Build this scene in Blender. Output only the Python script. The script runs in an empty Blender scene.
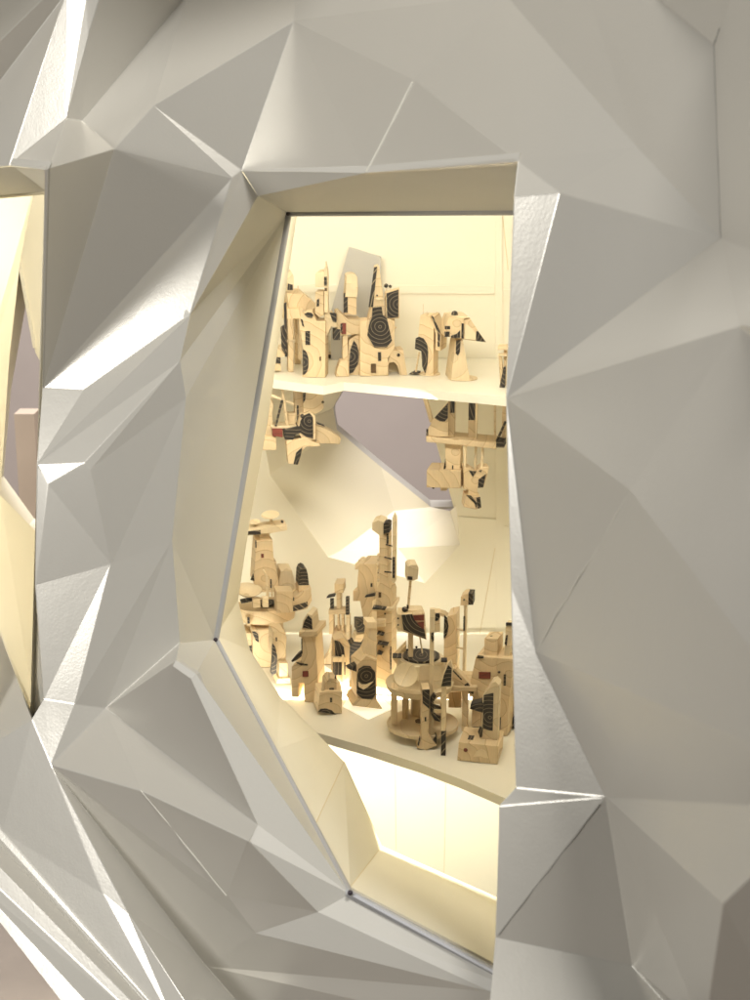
SHELL_COL = (0.6, 0.577, 0.52)
SHELL_ROUGH = 0.29
SHELL_METAL = 0.32
KEY_POS = (0.7, -0.23, 3.79)
KEY_SIZE = 0.75
KEY_P = 82
FILL_POS = (-2.5, -0.1, 1.94)
FILL_SIZE = 0.75
FILL_P = 45
IN_P = 2.0
LOW_P = 6
HEAD_P = 5.8
SHELF_P = 0.14
LEFT_P = 0.5
REAR_P = 170
AMB = 0.075
import bpy, bmesh, math, random
from mathutils import Vector, Matrix
from mathutils.geometry import intersect_line_plane
S = bpy.context.scene
COL = S.collection
random.seed(7)
FPX = 1539.0; PITCH = math.radians(15); CAM = Vector((0, 0, 1.5))
FW = Vector((0, math.cos(PITCH), -math.sin(PITCH))); UP = Vector((0, math.sin(PITCH), math.cos(PITCH)))
def ray(x, y): return Vector(((x-375)/FPX, 0, 0)) + FW + UP*((500-y)/FPX)
def at(x, y, Z): return CAM + ray(x, y)*Z                      # measured point at distance Z
def on_z(x, y, h): d = ray(x, y); return CAM + d*((h-CAM.z)/d.z)
def on_y(x, y, c): d = ray(x, y); return CAM + d*((c-CAM.y)/d.y)
LOW = 0.693; UPZ = 1.114; SHT = 0.012; YB = 2.25

# ---------------------------------------------------------------- materials
def new_mat(name):
    m = bpy.data.materials.new(name); m.use_nodes = True
    nt = m.node_tree; return m, nt, nt.nodes['Principled BSDF']
def node(nt, t, **kw):
    n = nt.nodes.new(t)
    for k, v in kw.items():
        if k in n.inputs: n.inputs[k].default_value = v
        else: setattr(n, k, v)
    return n
def add_bump(nt, bs, layers, vec=None):
    prev = None
    for sc, st, dist in layers:
        no = node(nt, 'ShaderNodeTexNoise'); no.inputs['Scale'].default_value = sc; no.inputs['Detail'].default_value = 3
        if vec is not None: nt.links.new(vec, no.inputs['Vector'])
        b = node(nt, 'ShaderNodeBump'); b.inputs['Strength'].default_value = st; b.inputs['Distance'].default_value = dist
        nt.links.new(no.outputs['Fac'], b.inputs['Height'])
        if prev: nt.links.new(prev.outputs['Normal'], b.inputs['Normal'])
        prev = b
    nt.links.new(prev.outputs['Normal'], bs.inputs['Normal'])
def paint(name, col, rough=.5, metal=0, spec=.5, var=.04, bump=((420, .12, .001),), vscale=9):
    m, nt, bs = new_mat(name)
    tc = node(nt, 'ShaderNodeNewGeometry')
    no = node(nt, 'ShaderNodeTexNoise'); no.inputs['Scale'].default_value = vscale; no.inputs['Detail'].default_value = 5
    nt.links.new(tc.outputs['Position'], no.inputs['Vector'])
    mr = node(nt, 'ShaderNodeMapRange'); mr.inputs[3].default_value = 1-var; mr.inputs[4].default_value = 1+var
    nt.links.new(no.outputs['Fac'], mr.inputs[0])
    mx = node(nt, 'ShaderNodeVectorMath', operation='SCALE'); mx.inputs[0].default_value = col
    nt.links.new(mr.outputs[0], mx.inputs['Scale'])
    nt.links.new(mx.outputs[0], bs.inputs['Base Color'])
    bs.inputs['Roughness'].default_value = rough; bs.inputs['Metallic'].default_value = metal
    bs.inputs['Specular IOR Level'].default_value = spec
    add_bump(nt, bs, bump, tc.outputs['Position'])
    return m
def ringwood(name, base, line, period, width, var=.12, rough=.55):
    m, nt, bs = new_mat(name)
    at_ = node(nt, 'ShaderNodeAttribute'); at_.attribute_name = 'ring_pos'
    no = node(nt, 'ShaderNodeTexNoise'); no.inputs['Scale'].default_value = 28; no.inputs['Detail'].default_value = 2
    nt.links.new(at_.outputs['Vector'], no.inputs['Vector'])
    ln = node(nt, 'ShaderNodeVectorMath', operation='LENGTH'); nt.links.new(at_.outputs['Vector'], ln.inputs[0])
    ad = node(nt, 'ShaderNodeMath', operation='MULTIPLY_ADD'); nt.links.new(no.outputs['Fac'], ad.inputs[0]); ad.inputs[1].default_value = period*1.1
    nt.links.new(ln.outputs['Value'], ad.inputs[2])
    dv = node(nt, 'ShaderNodeMath', operation='DIVIDE'); nt.links.new(ad.outputs[0], dv.inputs[0]); dv.inputs[1].default_value = period
    fr = node(nt, 'ShaderNodeMath', operation='FRACT'); nt.links.new(dv.outputs[0], fr.inputs[0])
    cr = node(nt, 'ShaderNodeValToRGB'); e = cr.color_ramp.elements
    e[0].position = 0; e[0].color = (*base, 1); e[1].position = 1-width*1.6; e[1].color = (*[c*(1-var) for c in base], 1)
    a = e.new(1-width); a.color = (*line, 1); b = e.new(.985); b.color = (*line, 1); c = e.new(1); c.color = (*base, 1)
    nt.links.new(fr.outputs[0], cr.inputs[0])
    # per-part tone variation and fine fibre
    oi = node(nt, 'ShaderNodeObjectInfo'); mr = node(nt, 'ShaderNodeMapRange'); mr.inputs[3].default_value = .86; mr.inputs[4].default_value = 1.08
    nt.links.new(oi.outputs['Random'], mr.inputs[0])
    tc = node(nt, 'ShaderNodeTexCoord'); mp = node(nt, 'ShaderNodeMapping'); mp.inputs['Scale'].default_value = (900, 900, 60)
    nt.links.new(tc.outputs['Object'], mp.inputs[0])
    fb = node(nt, 'ShaderNodeTexNoise'); fb.inputs['Scale'].default_value = 1; nt.links.new(mp.outputs[0], fb.inputs['Vector'])
    fm = node(nt, 'ShaderNodeMapRange'); fm.inputs[3].default_value = .88; fm.inputs[4].default_value = 1.1; nt.links.new(fb.outputs['Fac'], fm.inputs[0])
    mu = node(nt, 'ShaderNodeMath', operation='MULTIPLY'); nt.links.new(mr.outputs[0], mu.inputs[0]); nt.links.new(fm.outputs[0], mu.inputs[1])
    mx = node(nt, 'ShaderNodeVectorMath', operation='SCALE'); nt.links.new(cr.outputs['Color'], mx.inputs[0]); nt.links.new(mu.outputs[0], mx.inputs['Scale'])
    nt.links.new(mx.outputs[0], bs.inputs['Base Color'])
    bs.inputs['Roughness'].default_value = rough
    return m
M = {}
M['shell'] = paint('silver_grey_paint', SHELL_COL, SHELL_ROUGH, SHELL_METAL, .6, .03, ((400, .08, .0009), (60, .05, .002), (7, .04, .005)), 5)
M['seam_dark'] = paint('open_seam_grey', (.27, .26, .235), .7)
M['seam_highlight'] = paint('paper_edge_highlight', (.72, .70, .62), .5)  # paler than the shell: highlight on raised folds put into the colour
M['reveal'] = paint('cream_grey_paint', (.57, .552, .50), .5, 0, .5, .03, ((300, .12, .001),))
M['bead'] = paint('grey_bead', (.42, .42, .43), .45, .1, .5, .04)
M['cream'] = paint('cream_board', (.80, .75, .61), .55, 0, .4, .025, ((200, .06, .001),), 4)
M['cream_wall'] = paint('cream_wall_board', (.82, .772, .635), .6, 0, .35, .02, ((120, .05, .001), (3, .05, .01)), 3)
M['shelf'] = paint('shelf_white', (.80, .76, .65), .35, 0, .5, .02)
M['edge'] = paint('ply_edge', (.72, .62, .42), .6, 0, .3, .06)
M['screw'] = paint('screw_black', (.04, .03, .04), .4)
M['frost'] = paint('frosted_grey', (.47, .455, .42), .35)
M['wall'] = paint('lavender_grey_wall', (.42, .365, .335), .8, 0, .2, .05)
M['floor'] = paint('concrete_floor', (.30, .26, .225), .6, 0, .3, .22, ((40, .3, .003),), 6)
M['post'] = paint('raw_post', (.60, .50, .40), .7, 0, .2, .15)
M['pine'] = ringwood('pine', (.70, .54, .33), (.50, .35, .19), .0125, .055)
M['pale'] = ringwood('pale_pine', (.74, .60, .39), (.60, .46, .27), .019, .04)
M['dark'] = ringwood('burnt_wood', (.024, .019, .016), (.25, .20, .13), .0052, .10, .1)
M['darkv'] = ringwood('burnt_wood_wide', (.028, .022, .018), (.30, .24, .15), .0075, .13, .1)
M['red'] = ringwood('red_stain', (.20, .045, .03), (.12, .03, .02), .008, .1)
M['hole'] = paint('hollow_dark', (.10, .06, .03), .9)
def light_mat():
    m, nt, bs = new_mat('backlit_acrylic')
    bs.inputs['Base Color'].default_value = (.8, .78, .7, 1); bs.inputs['Emission Color'].default_value = (1, .95, .74, 1); bs.inputs['Emission Strength'].default_value = .55
    return m
M['lit'] = light_mat()

# ---------------------------------------------------------------- object helpers
def link(name, bm, mat, parent=None, ring=None, flat=False):
    me = bpy.data.meshes.new(name)
    bmesh.ops.recalc_face_normals(bm, faces=bm.faces)
    for f in bm.faces: f.smooth = not flat
    for e in bm.edges:
        if len(e.link_faces) == 2: e.smooth = e.calc_face_angle(0) < math.radians(32)
        else: e.smooth = False
    bm.to_mesh(me); bm.free()
    me.materials.append(M[mat] if isinstance(mat, str) else mat)
    if ring is not None:
        a = me.attributes.new('ring_pos', 'FLOAT_VECTOR', 'POINT')
        for v, d in zip(me.vertices, a.data): d.vector = (v.co.x-ring[0], (v.co.y-ring[1])*.45, v.co.z-ring[2])
    o = bpy.data.objects.new(name, me); COL.objects.link(o)
    if parent is not None: o.parent = parent
    return o
def thing(name, label, cat, loc=(0, 0, 0), rz=0, group=None):
    o = bpy.data.objects.new(name, None); COL.objects.link(o); o.empty_display_size = .02
    o.location = loc; o.rotation_euler = (0, 0, rz); o['label'] = label; o['category'] = cat
    if group: o['group'] = group
    return o
def tag(o, label, cat, group=None):
    o['label'] = label; o['category'] = cat
    if group: o['group'] = group
    return o
def slab(polys, thick):
    """polygons in world space (shared corners welded), given a thickness away from the viewer"""
    bm = bmesh.new(); cache = {}
    def gv(p):
        k = tuple(round(c, 5) for c in p)
        if k not in cache: cache[k] = bm.verts.new(p)
        return cache[k]
    for poly in polys:
        bm.faces.new([gv(p) for p in poly])
    fs = list(bm.faces)
    for f in fs:
        f.normal_update()
        if f.normal.dot(CAM - f.calc_center_median()) < 0: f.normal_flip()
    bm.normal_update()
    if thick:
        off = {v: v.normal.copy() for v in bm.verts}
        r = bmesh.ops.duplicate(bm, geom=fs)
        vm = r['vert_map']; bmesh.ops.reverse_faces(bm, faces=[g for g in r['geom'] if isinstance(g, bmesh.types.BMFace)])
        back = {v: vm[v] for v in off}
        edges = [e for e in bm.edges if e.verts[0] in off and e.verts[1] in off and len(e.link_faces) == 1]
        for v, b in back.items(): b.co = v.co - off[v]*thick
        for e in edges:
            a, b = e.verts
            bm.faces.new([a, b, back[b], back[a]])
    return bm
def box_bm(x0, x1, y0, y1, z0, z1):
    bm = bmesh.new(); bmesh.ops.create_cube(bm, size=1)
    for v in bm.verts: v.co = ((x0+x1)/2+v.co.x*(x1-x0), (y0+y1)/2+v.co.y*(y1-y0), (z0+z1)/2+v.co.z*(z1-z0))
    return bm
def tube_bm(pts, r, n=10, close=False, bm=None):
    bm = bm or bmesh.new(); rings = []; pts = [Vector(p) for p in pts]; m = len(pts)
    for i, p in enumerate(pts):
        a = pts[i-1] if i else (pts[-1] if close else None); b = pts[(i+1) % m] if (i < m-1 or close) else None
        d = Vector()
        if a is not None: d += (p-a).normalized()
        if b is not None: d += (b-p).normalized()
        d.normalize(); u = d.cross(Vector((0, 1, .01))); u = u if u.length > .05 else d.cross(Vector((1, 0, 0))); u.normalize(); w = d.cross(u)
        k = 1.0
        if a is not None and b is not None: k = 1/max(.5, (p-a).normalized().dot(d))
        rings.append([bm.verts.new(p+(u*math.cos(t)+w*math.sin(t))*r*k) for t in [2*math.pi*j/n for j in range(n)]])
    for i in range(m if close else m-1):
        A, B = rings[i], rings[(i+1) % m]
        for j in range(n): bm.faces.new([A[j], A[(j+1) % n], B[(j+1) % n], B[j]])
    if not close: bm.faces.new(rings[0][::-1]); bm.faces.new(rings[-1])
    return bm
# measured corner points of the facets (x, y in the photograph, distance in metres) and the facets between them
VTX = {
'a1': (-60, -60, 1.6918), 'a2': (48, -6, 1.4500), 'a3': (-60, 99, 1.5316), 'a4': (66, -6, 1.4491), 'a5': (-60, 160, 1.5797), 'M': (10, 164, 1.5043), 'N': (-60, 172, 1.5804), 
'a6': (87, -6, 1.4389), 'a7': (88, 36, 1.4462), 'a8': (82, 121, 1.4740), 'L': (66, 119, 1.4659), 'a9': (101, -6, 1.4366), 'a10': (188, -6, 1.4868), 'a11': (296, -6, 1.4353), 
'D': (294, 21, 1.4205), 'C': (154, 105, 1.4309), 'B': (114, 149, 1.4325), 'A': (49, 168, 1.3171), 'G': (43, 388, 1.5051), 'F': (232, 178, 1.4494), 'E': (242, 170, 1.4526), 
'J': (258, 196, 1.4629), 'H': (190, 314, 1.4565), 'g2': (83, 390, 1.4894), 'I': (180, 361, 1.4610), 'I2': (186, 398, 1.4682), 'P': (84, 463, 1.4678), 's0': (38, 465, 1.4874), 
'p2': (91, 470, 1.4671), 's1': (172, 540, 1.4750), 'R': (111, 564, 1.4769), 'Q': (48, 484, 1.4831), 'S': (36, 584, 1.4944), 'U': (75, 704, 1.4801), 'X': (44, 699, 1.4905), 
'T': (180, 643, 1.4804), 'T2': (176, 660, 1.3636), 'n1': (106, 708, 1.4843), 'W': (51, 765, 1.4654), 'V': (32, 720, 1.4862), 't3': (196, 674, 1.3434), 
't4': (258, 825, 1.3240), 't5': (248, 841, 1.3171), 't6': (141, 791, 1.3978), 't8': (255, 933, 1.3657), 't7': (206, 966, 1.4295), 't9': (227, 895, 1.3674), 
't10': (318, 912, 1.3184), 'b1': (128, 912, 1.3952), 'b2': (204, 1030, 1.3430), 'b3': (176, 1030, 1.3449), 'b4': (103, 894, 1.4111), 'b5': (262, 1030, 1.4143), 
'b7': (492, 992, 1.2174), 'b6': (492, 1030, 1.2207), 'b8': (2, 831, 1.4857), 'b9': (-25, 755, 1.5212), 'b10': (-25, 811, 1.5066), 'b11': (-25, 818, 1.5067), 
'b12': (170, 1030, 1.3465), 'b13': (-25, 842, 1.4722), 'b14': (160, 1030, 1.3401), 'b15': (-25, 866, 1.4660), 'b16': (150, 1030, 1.3444), 'b17': (-25, 882, 1.4572), 
'b18': (112, 1030, 1.3502), 'b19': (-25, 890, 1.4546), 'b20': (84, 1030, 1.3622), 'c1': (414, 80, 1.2806), 'c2': (366, 173, 1.3176), 'c3': (519, 161, 1.1518), 
'c5': (560, 193, 1.1103), 'u1': (505, -6, 1.2242), 'u2': (636, 146, 1.0669), 'u0': (588, -6, 1.1372), 'r1': (721, 238, 0.9838), 'u3': (652, -6, 1.0766), 
'u4': (714, 45, 1.0164), 'u5': (731, -6, 0.9860), 'u6': (722, 22, 1.0021), 'u7': (790, -20, 0.8804), 'u8': (790, 268, 0.8570), 'w2': (515, 197, 1.1277), 
'rc': (507, 398, 1.1580), 'r2': (740, 326, 0.8928), 'r3': (790, 372, 0.8439), 'r20': (790, 700, 0.8084), 'r4': (630, 490, 0.9833), 'r5': (536, 652, 1.1482), 
'r7': (790, 760, 0.8108), 'r8': (790, 808, 0.8329), 'r9': (606, 797, 1.1150), 'r10': (790, 840, 0.8279), 'r11': (723, 904, 0.8948), 'r12': (512, 590, 1.1600), 
'r13': (517, 788, 1.1566), 'r14': (500, 806, 1.1571), 'r15': (497, 937, 1.1563), 'r16': (633, 966, 1.1277), 'r17': (704, 1030, 0.9937), 'r18': (690, 1030, 1.0944), 
'r21': (488, 1030, 1.1165), 'r22': (790, 1030, 0.9646), 'r19': (790, 332, 0.8209), 'K': (288, 213, 1.6196), 'BL': (215, 640, 1.6002), 'BB': (350, 894, 1.3138), 
'BR': (560, 1006, 1.1860), 'TR': (560, 211, 1.4394), 
}
FACETS = [
'a1 a2 a3', 'a3 a2 a4 a5', 'a5 a4 M N', 'a4 a6 a7 a8 L M', 'a6 a9 a7', 'a7 a9 a10 a8', 'a10 a11 D C B a8', 'L a8 B A', 'L A M', 'A B G', 'B F G', 'F H g2 G', 
'B C E F', 'C D E', 'E J H F', 'G g2 H I P s0', 'I I2 p2 P', 'I2 s1 R p2', 's0 P Q', 'P p2 R Q', 'Q R S', 's0 Q S', 'S R U X', 'R s1 T n1 U', 'T T2 n1', 
'X U W V', 'U n1 W', 'n1 T2 t3 t4', 'n1 t4 t5 t6 W', 'W t6 t9 t8 t7', 't6 t5 t9', 't5 t10 t8 t9', 'W b1 b2 b3 b4', 'W t7 b1', 'b1 t7 b5 b2', 't7 t8 b7 b6 b5', 
'b9 V W b4 b8', 'b9 b8 b10', 'b8 b4 b3', 'b10 b8 b3 b12 b11', 'b11 b12 b14 b13', 'b13 b14 b16 b15', 'b15 b16 b18 b17', 'b17 b18 b20 b19', 'E D c1 c2', 
'D a11 u1 u2 c3 c1', 'c3 u2 r1 c5', 'u1 u0 r1 u2', 'c1 c3 c2', 'u0 u3 u4 r1', 'u3 u5 u6 u4', 'u5 u7 u8 r1 u4 u6', 'c3 c5 w2', 'w2 c5 rc', 'c5 r1 rc', 'r1 r2 rc', 
'r2 r3 r20 r4 rc', 'rc r4 r5', 'r4 r20 r7 r5', 'r5 r7 r8 r9', 'r9 r8 r10 r11', 'rc r5 r12', 'r12 r5 r9 r13', 'r13 r9 r14', 'r14 r9 r15', 'r15 r9 r16', 
'r9 r11 r17 r16', 'r11 r10 r22 r17', 'r15 r16 r18 r21', 'r16 r17 r18', 'r1 u8 r19 r2', 'r2 r19 r3', 
]
# ---------------------------------------------------------------- the faceted shell
W = {n: at(x, y, z) for n, (x, y, z) in VTX.items()}
shell = thing('faceted_shell', 'silver grey faceted outer shell of crumpled triangular panels around the window openings', 'sculpture', W['G'].copy())
bpy.context.view_layer.update()
O = shell.location
def build_skin():
    bm = bmesh.new(); vs = {}
    lay = bm.faces.layers.int.new('facet')
    def V_(n):
        if n not in vs: vs[n] = bm.verts.new(W[n]-O)
        return vs[n]
    for i, names in enumerate(FACETS):
        ns = names.split()
        P2 = [VTX[n][:2] for n in ns]
        # orient towards the viewer: clockwise in picture coordinates (y down) -> counter-clockwise as seen
        ar = sum(P2[k][0]*P2[(k+1) % len(ns)][1]-P2[(k+1) % len(ns)][0]*P2[k][1] for k in range(len(ns)))
        if ar > 0: ns = ns[::-1]; P2 = P2[::-1]
        n = len(ns); best = None
        for s in range(n):
            q = [(s+k) % n for k in range(n)]
            m = min(((P2[q[k]][0]-P2[q[0]][0])*(P2[q[k+1]][1]-P2[q[0]][1])-(P2[q[k]][1]-P2[q[0]][1])*(P2[q[k+1]][0]-P2[q[0]][0]))*-1 for k in range(1, n-1))
            if best is None or m > best[0]: best = (m, q)
        q = best[1]
        for k in range(1, n-1):
            f = bm.faces.new([V_(ns[q[0]]), V_(ns[q[k]]), V_(ns[q[k+1]])]); f[lay] = i+1
    bm.normal_update()
    sel = [e for e in bm.edges if len(e.link_faces) == 2 and e.link_faces[0][lay] != e.link_faces[1][lay] and e.calc_face_angle(0) > math.radians(2)]
    bmesh.ops.bevel(bm, geom=sel, offset=.0008, offset_type='OFFSET', segments=2, profile=.5, affect='EDGES', clamp_overlap=True)
    bm.normal_update()
    groups = {}
    for f in bm.faces: groups.setdefault(f[lay], []).append(f)
    vn = {v.index: v.normal.copy() for v in bm.verts}
    bm.verts.index_update()
    vn = [v.normal.copy() for v in bm.verts]
    for gid, fs in sorted(groups.items()):
        nb = bmesh.new(); fm = {}; bk = {}
        for f in fs:
            for v in f.verts:
                if v.index not in fm:
                    fm[v.index] = nb.verts.new(v.co)
        for f in fs:
            try: nb.faces.new([fm[v.index] for v in f.verts])
            except ValueError: pass
        edges = [e for e in nb.edges if len(e.link_faces) == 1]
        inv = {v: k for k, v in fm.items()}
        for k, v in fm.items(): bk[v] = nb.verts.new(v.co - vn[k]*.004)
        top = list(nb.faces)
        for e in edges:
            f = e.link_faces[0]
            a, b = e.verts
            l = [l for l in f.loops if l.edge == e][0]
            a, b = l.vert, l.link_loop_next.vert
            nb.faces.new([b, a, bk[a], bk[b]])
        for f in top: nb.faces.new([bk[v] for v in reversed(f.verts)])
        link_raw('facet_panel', nb, 'shell', shell)
    bm.free()
def link_raw(name, bm, mat, parent):
    me = bpy.data.meshes.new(name)
    bm.to_mesh(me); bm.free(); me.materials.append(M[mat])
    o = bpy.data.objects.new(name, me); COL.objects.link(o); o.parent = parent; return o
build_skin()
def rel(polys, thick): 
    bm = slab(polys, thick); bmesh.ops.translate(bm, verts=bm.verts, vec=-O); return bm
def w(s): return [W[n] for n in s.split()]
K, BL, BB, BR, TR = (W[n] for n in ('K', 'BL', 'BB', 'BR', 'TR'))
# reveals: flat boards between the facets and the window frame
def strip(outer, inner0, inner1):
    o = w(outer); n = len(o)
    inn = [inner0.lerp(inner1, t) for t in [i/(n-1) for i in range(n)]]
    return [[o[i], o[i+1], inn[i+1], inn[i]] for i in range(n-1)]
def tri(polys):
    out = []
    for p in polys: out += [[p[0], p[1], p[2]], [p[0], p[2], p[3]]] if len(p) == 4 else [p]
    return out
link('reveal_panel', rel([w('J H K'), w('H I K'), w('I I2 K'), [W['I2'], W['s1'], K], [W['s1'], BL, K], [W['s1'], W['T'], BL]], .006), 'reveal', shell, flat=True)
link('reveal_panel', rel([[W['T'], BL, W['t3']], [W['T'], W['t3'], W['T2']]], .006), 'reveal', shell, flat=True)
link('reveal_panel', rel([[W['t3'], BL, BB], [W['t3'], BB, W['t4']], [W['t4'], BB, W['t5']], [W['t5'], BB, W['t10']]], .006), 'reveal', shell, flat=True)
link('reveal_panel', rel([[W['t10'], BB, BR], [W['t10'], BR, W['b7']], [W['t10'], W['b7'], W['t8']]], .006), 'reveal', shell, flat=True)
top_in = at(288, 213, 1.62)
link('reveal_panel', rel([[W['E'], W['c2'], W['J']], [W['J'], W['c2'], K], [W['c2'], TR, K], [W['c2'], W['c3'], TR]], .006), 'reveal', shell, flat=True)
# the return on the right, behind the bulge: edge chain back to the frame
ch = 'c3 w2 rc r12 r13 r14 r15 r21'
link('reveal_panel', rel(tri(strip(ch, TR, BR)), .0008), 'reveal', shell, flat=True)
# window bead: a rounded grey strip right round the opening, with a screw at each visible corner
def inset(p, q, r_, d):
    u = (p-q).normalized()+(r_-q).normalized(); return q+u.normalized()*d
ring = [K, BL, BB, BR, TR]
bead = [p-O for p in ring]
link('window_bead', tube_bm(bead, .0036, 10, True), 'bead', shell)
for p in (K, BL, BB):
    d = (sum(ring, Vector())/5-p).normalized()
    c = p + (CAM-p).normalized()*.007 + d*.001 - O
    bm = bmesh.new(); bmesh.ops.create_uvsphere(bm, u_segments=10, v_segments=6, radius=.0024)
    bmesh.ops.translate(bm, verts=bm.verts, vec=c); link('screw', bm, 'screw', shell)
# paper seams: open joints, and lifted folds whose highlight is put into pale colour
def paper_seam(names, mat, r, t0=0., t1=1., wob=.0006):
    pts = [W[n] for n in names.split()]; out = []
    for a, b in zip(pts, pts[1:]):
        for i in range(9): out.append(a.lerp(b, t0+(t1-t0)*i/8)+Vector([random.uniform(-wob, wob) for _ in range(3)])-O)
    link('paper_seam', tube_bm(out, r, 6), mat, shell)
paper_seam('u4 r1', 'seam_dark', .0003, 0, 1, .0002); paper_seam('u4 u6', 'seam_dark', .0006, 0, .7, .0003)
paper_seam('c2 c1', 'seam_highlight', .0011, .02, .98, .0004); paper_seam('r9 r15', 'seam_dark', .0004, .05, .98, .0004)
paper_seam('t6 t9', 'seam_highlight', .0006); paper_seam('r5 r4', 'seam_highlight', .0005)
# the neighbouring window on the left: top reveal, right return, sill
li0 = at(47, 192, 1.64); li1 = at(-75, 203, 1.72); li2 = at(34, 719, 1.60); li3 = at(-25, 590, 1.66); li4 = at(0, 634, 1.64)
link('reveal_panel', rel([[W['N'], W['M'], li1], [W['M'], li0, li1], [W['M'], W['A'], li0]], .006), 'reveal', shell, flat=True)
link('reveal_panel', rel(tri(strip('A G s0 S X V', li0, li2)), .0008), 'reveal', shell, flat=True)
link('reveal_panel', rel([[W['b9'], W['V'], li4], [W['b9'], li4, li3], [W['V'], li2, li4]], .006), 'shell', shell, flat=True)
lb = [li1, li0, li2, li4, li3]
link('window_bead', tube_bm([p-O for p in lb], .0025, 8), 'cream', shell)

# the shell goes on beyond the picture: a skirt of further crumpled facets curving back all round
edge = 'a1 a2 a4 a6 a9 a10 a11 u1 u0 u3 u5 u7 u8 r19 r3 r20 r7 r8 r10 r22 r17 r18 r21 b6 b5 b2 b3 b12 b14 b16 b18 b20 b19 b17 b15 b13 b11 b10 b9 N a5 a3'.split()
rs = random.Random(3); mid = Vector((-.02, 1.3, 1.1)); ring1 = []; ring2 = []
for n in edge:
    d = W[n]-mid; d.y = 0; d.normalize()
    j = Vector((rs.uniform(-.03, .03), rs.uniform(-.03, .03), rs.uniform(-.03, .03)))
    p = W[n]+d*.28+Vector((0, .05, 0))+j; q = W[n]+d*.62+Vector((0, .38, 0))-j
    p.z = max(p.z, .06); q.z = max(q.z, .02); ring1.append(p); ring2.append(q)
sk = []; m_ = len(edge)
for i in range(m_):
    k = (i+1) % m_
    if {edge[i], edge[k]} & {'b19', 'b20'}: continue                # the foot of the shell: floor shows past it
    for A, B in (([W[n] for n in edge], ring1), (ring1, ring2)):
        if i % 2: sk += [[A[i], A[k], B[k]], [A[i], B[k], B[i]]]
        else: sk += [[A[i], A[k], B[i]], [A[k], B[k], B[i]]]
link('outer_skirt', rel(sk, 0), 'shell', shell, flat=True)

# ---------------------------------------------------------------- interior lining
lining = thing('interior_lining', 'cream board lining of the lit interior behind the towers', 'wall', (0, YB, .3))
LO = lining.location.copy()
def lin(name, polys, thick, mat='cream'):
    bm = slab(polys, thick); bmesh.ops.translate(bm, verts=bm.verts, vec=-LO); return link(name, bm, mat, lining, flat=True)
Y = lambda x, y, c=YB: on_y(x, y, c)
# back wall with its opening (bridged from an outer rectangle to the hole)
hole = [Y(300, 380), Y(264, 440), Y(270, 475), Y(328, 557), Y(425, 583), Y(460, 545), Y(456, 506), Y(425, 392), Y(421, 370)]
hole2 = [Y(20, 262), Y(38, 352), Y(64, 400), Y(64, 560), Y(20, 536), Y(-12, 492), Y(-4, 400)]
def wall_mesh():
    bm = bmesh.new()
    def loop(ps, es):
        v = [bm.verts.new((p.x, 0, p.z)) for p in ps]
        for i in range(len(v)): es.append(bm.edges.new((v[i], v[(i+1) % len(v)])))
    es = []
    loop([Vector((-1.3, 0, .45)), Vector((-.47, 0, .45)), Vector((-.47, 0, .12)), Vector((.9, 0, .12)), Vector((.9, 0, 1.9)), Vector((-1.3, 0, 1.9))], es)
    loop(hole, es); loop(hole2, es)
    bmesh.ops.triangle_fill(bm, use_beauty=True, use_dissolve=False, edges=es)
    # remove triangles that fell inside a hole
    def inside(p, poly):
        c = False; n = len(poly)
        for i in range(n):
            a, b = poly[i], poly[i-1]
            if (a.z > p.z) != (b.z > p.z) and p.x < (b.x-a.x)*(p.z-a.z)/(b.z-a.z)+a.x: c = not c
        return c
    kill = [f for f in bm.faces if inside(f.calc_center_median(), hole) or inside(f.calc_center_median(), hole2)]
    bmesh.ops.delete(bm, geom=kill, context='FACES')
    fs = list(bm.faces); r = bmesh.ops.extrude_face_region(bm, geom=fs)
    for g in r['geom']:
        if isinstance(g, bmesh.types.BMVert): g.co.y += .012
    bmesh.ops.translate(bm, verts=bm.verts, vec=(0, YB-LO.y, -LO.z))
    return bm
link('back_wall', wall_mesh(), 'cream_wall', lining)
# splayed reveal of the rear opening
YI = 2.47
inn = [Y(352, 372, YI), Y(333, 408, YI), Y(337, 430, YI), Y(381, 467, YI), Y(431, 507, YI), Y(457, 507, YI), Y(440, 440, YI), Y(424, 372, YI)]
o = hole
def on_plane(x, y, p0, p1, p2):
    n = (p1-p0).cross(p2-p0); d = ray(x, y); return CAM+d*((p0-CAM).dot(n)/d.dot(n))
inn[2] = on_plane(337, 430, o[2], o[3], inn[3])
m1 = on_plane(394, 511, o[2], o[3], inn[3]); m2 = on_plane(340, 551, o[2], o[3], inn[3])
lin('reveal_panel', [[o[0], o[1], inn[1], inn[0]], [o[1], o[2], inn[2], inn[1]]], .004)
lin('reveal_panel', [[o[2], o[3], m2], [o[2], m2, m1], [o[2], m1, inn[3]], [o[2], inn[3], inn[2]]], .004)
lin('reveal_panel', [[m2, Y(398, 548, 2.30), m1], [m1, Y(398, 548, 2.30), Y(450, 511, 2.44)], [m1, Y(450, 511, 2.44), inn[4]], [m1, inn[4], inn[3]]], .004)
lin('reveal_panel', [[Y(398, 548, 2.30), o[4], o[5]], [Y(398, 548, 2.30), o[5], Y(450, 511, 2.44)], [m2, o[4], Y(398, 548, 2.30)], [m2, o[3], o[4]], [o[5], o[6], Y(450, 511, 2.44)]], .004)
lin('reveal_panel', [[o[6], o[7], inn[6], inn[5]], [o[7], o[8], inn[7], inn[6]]], .004)
lin('rear_rim', [[inn[i], inn[i+1], inn[i+1]+Vector((0, .045, 0)), inn[i]+Vector((0, .045, 0))] for i in range(7)], .004, 'frost')
YJ = 2.40
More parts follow.
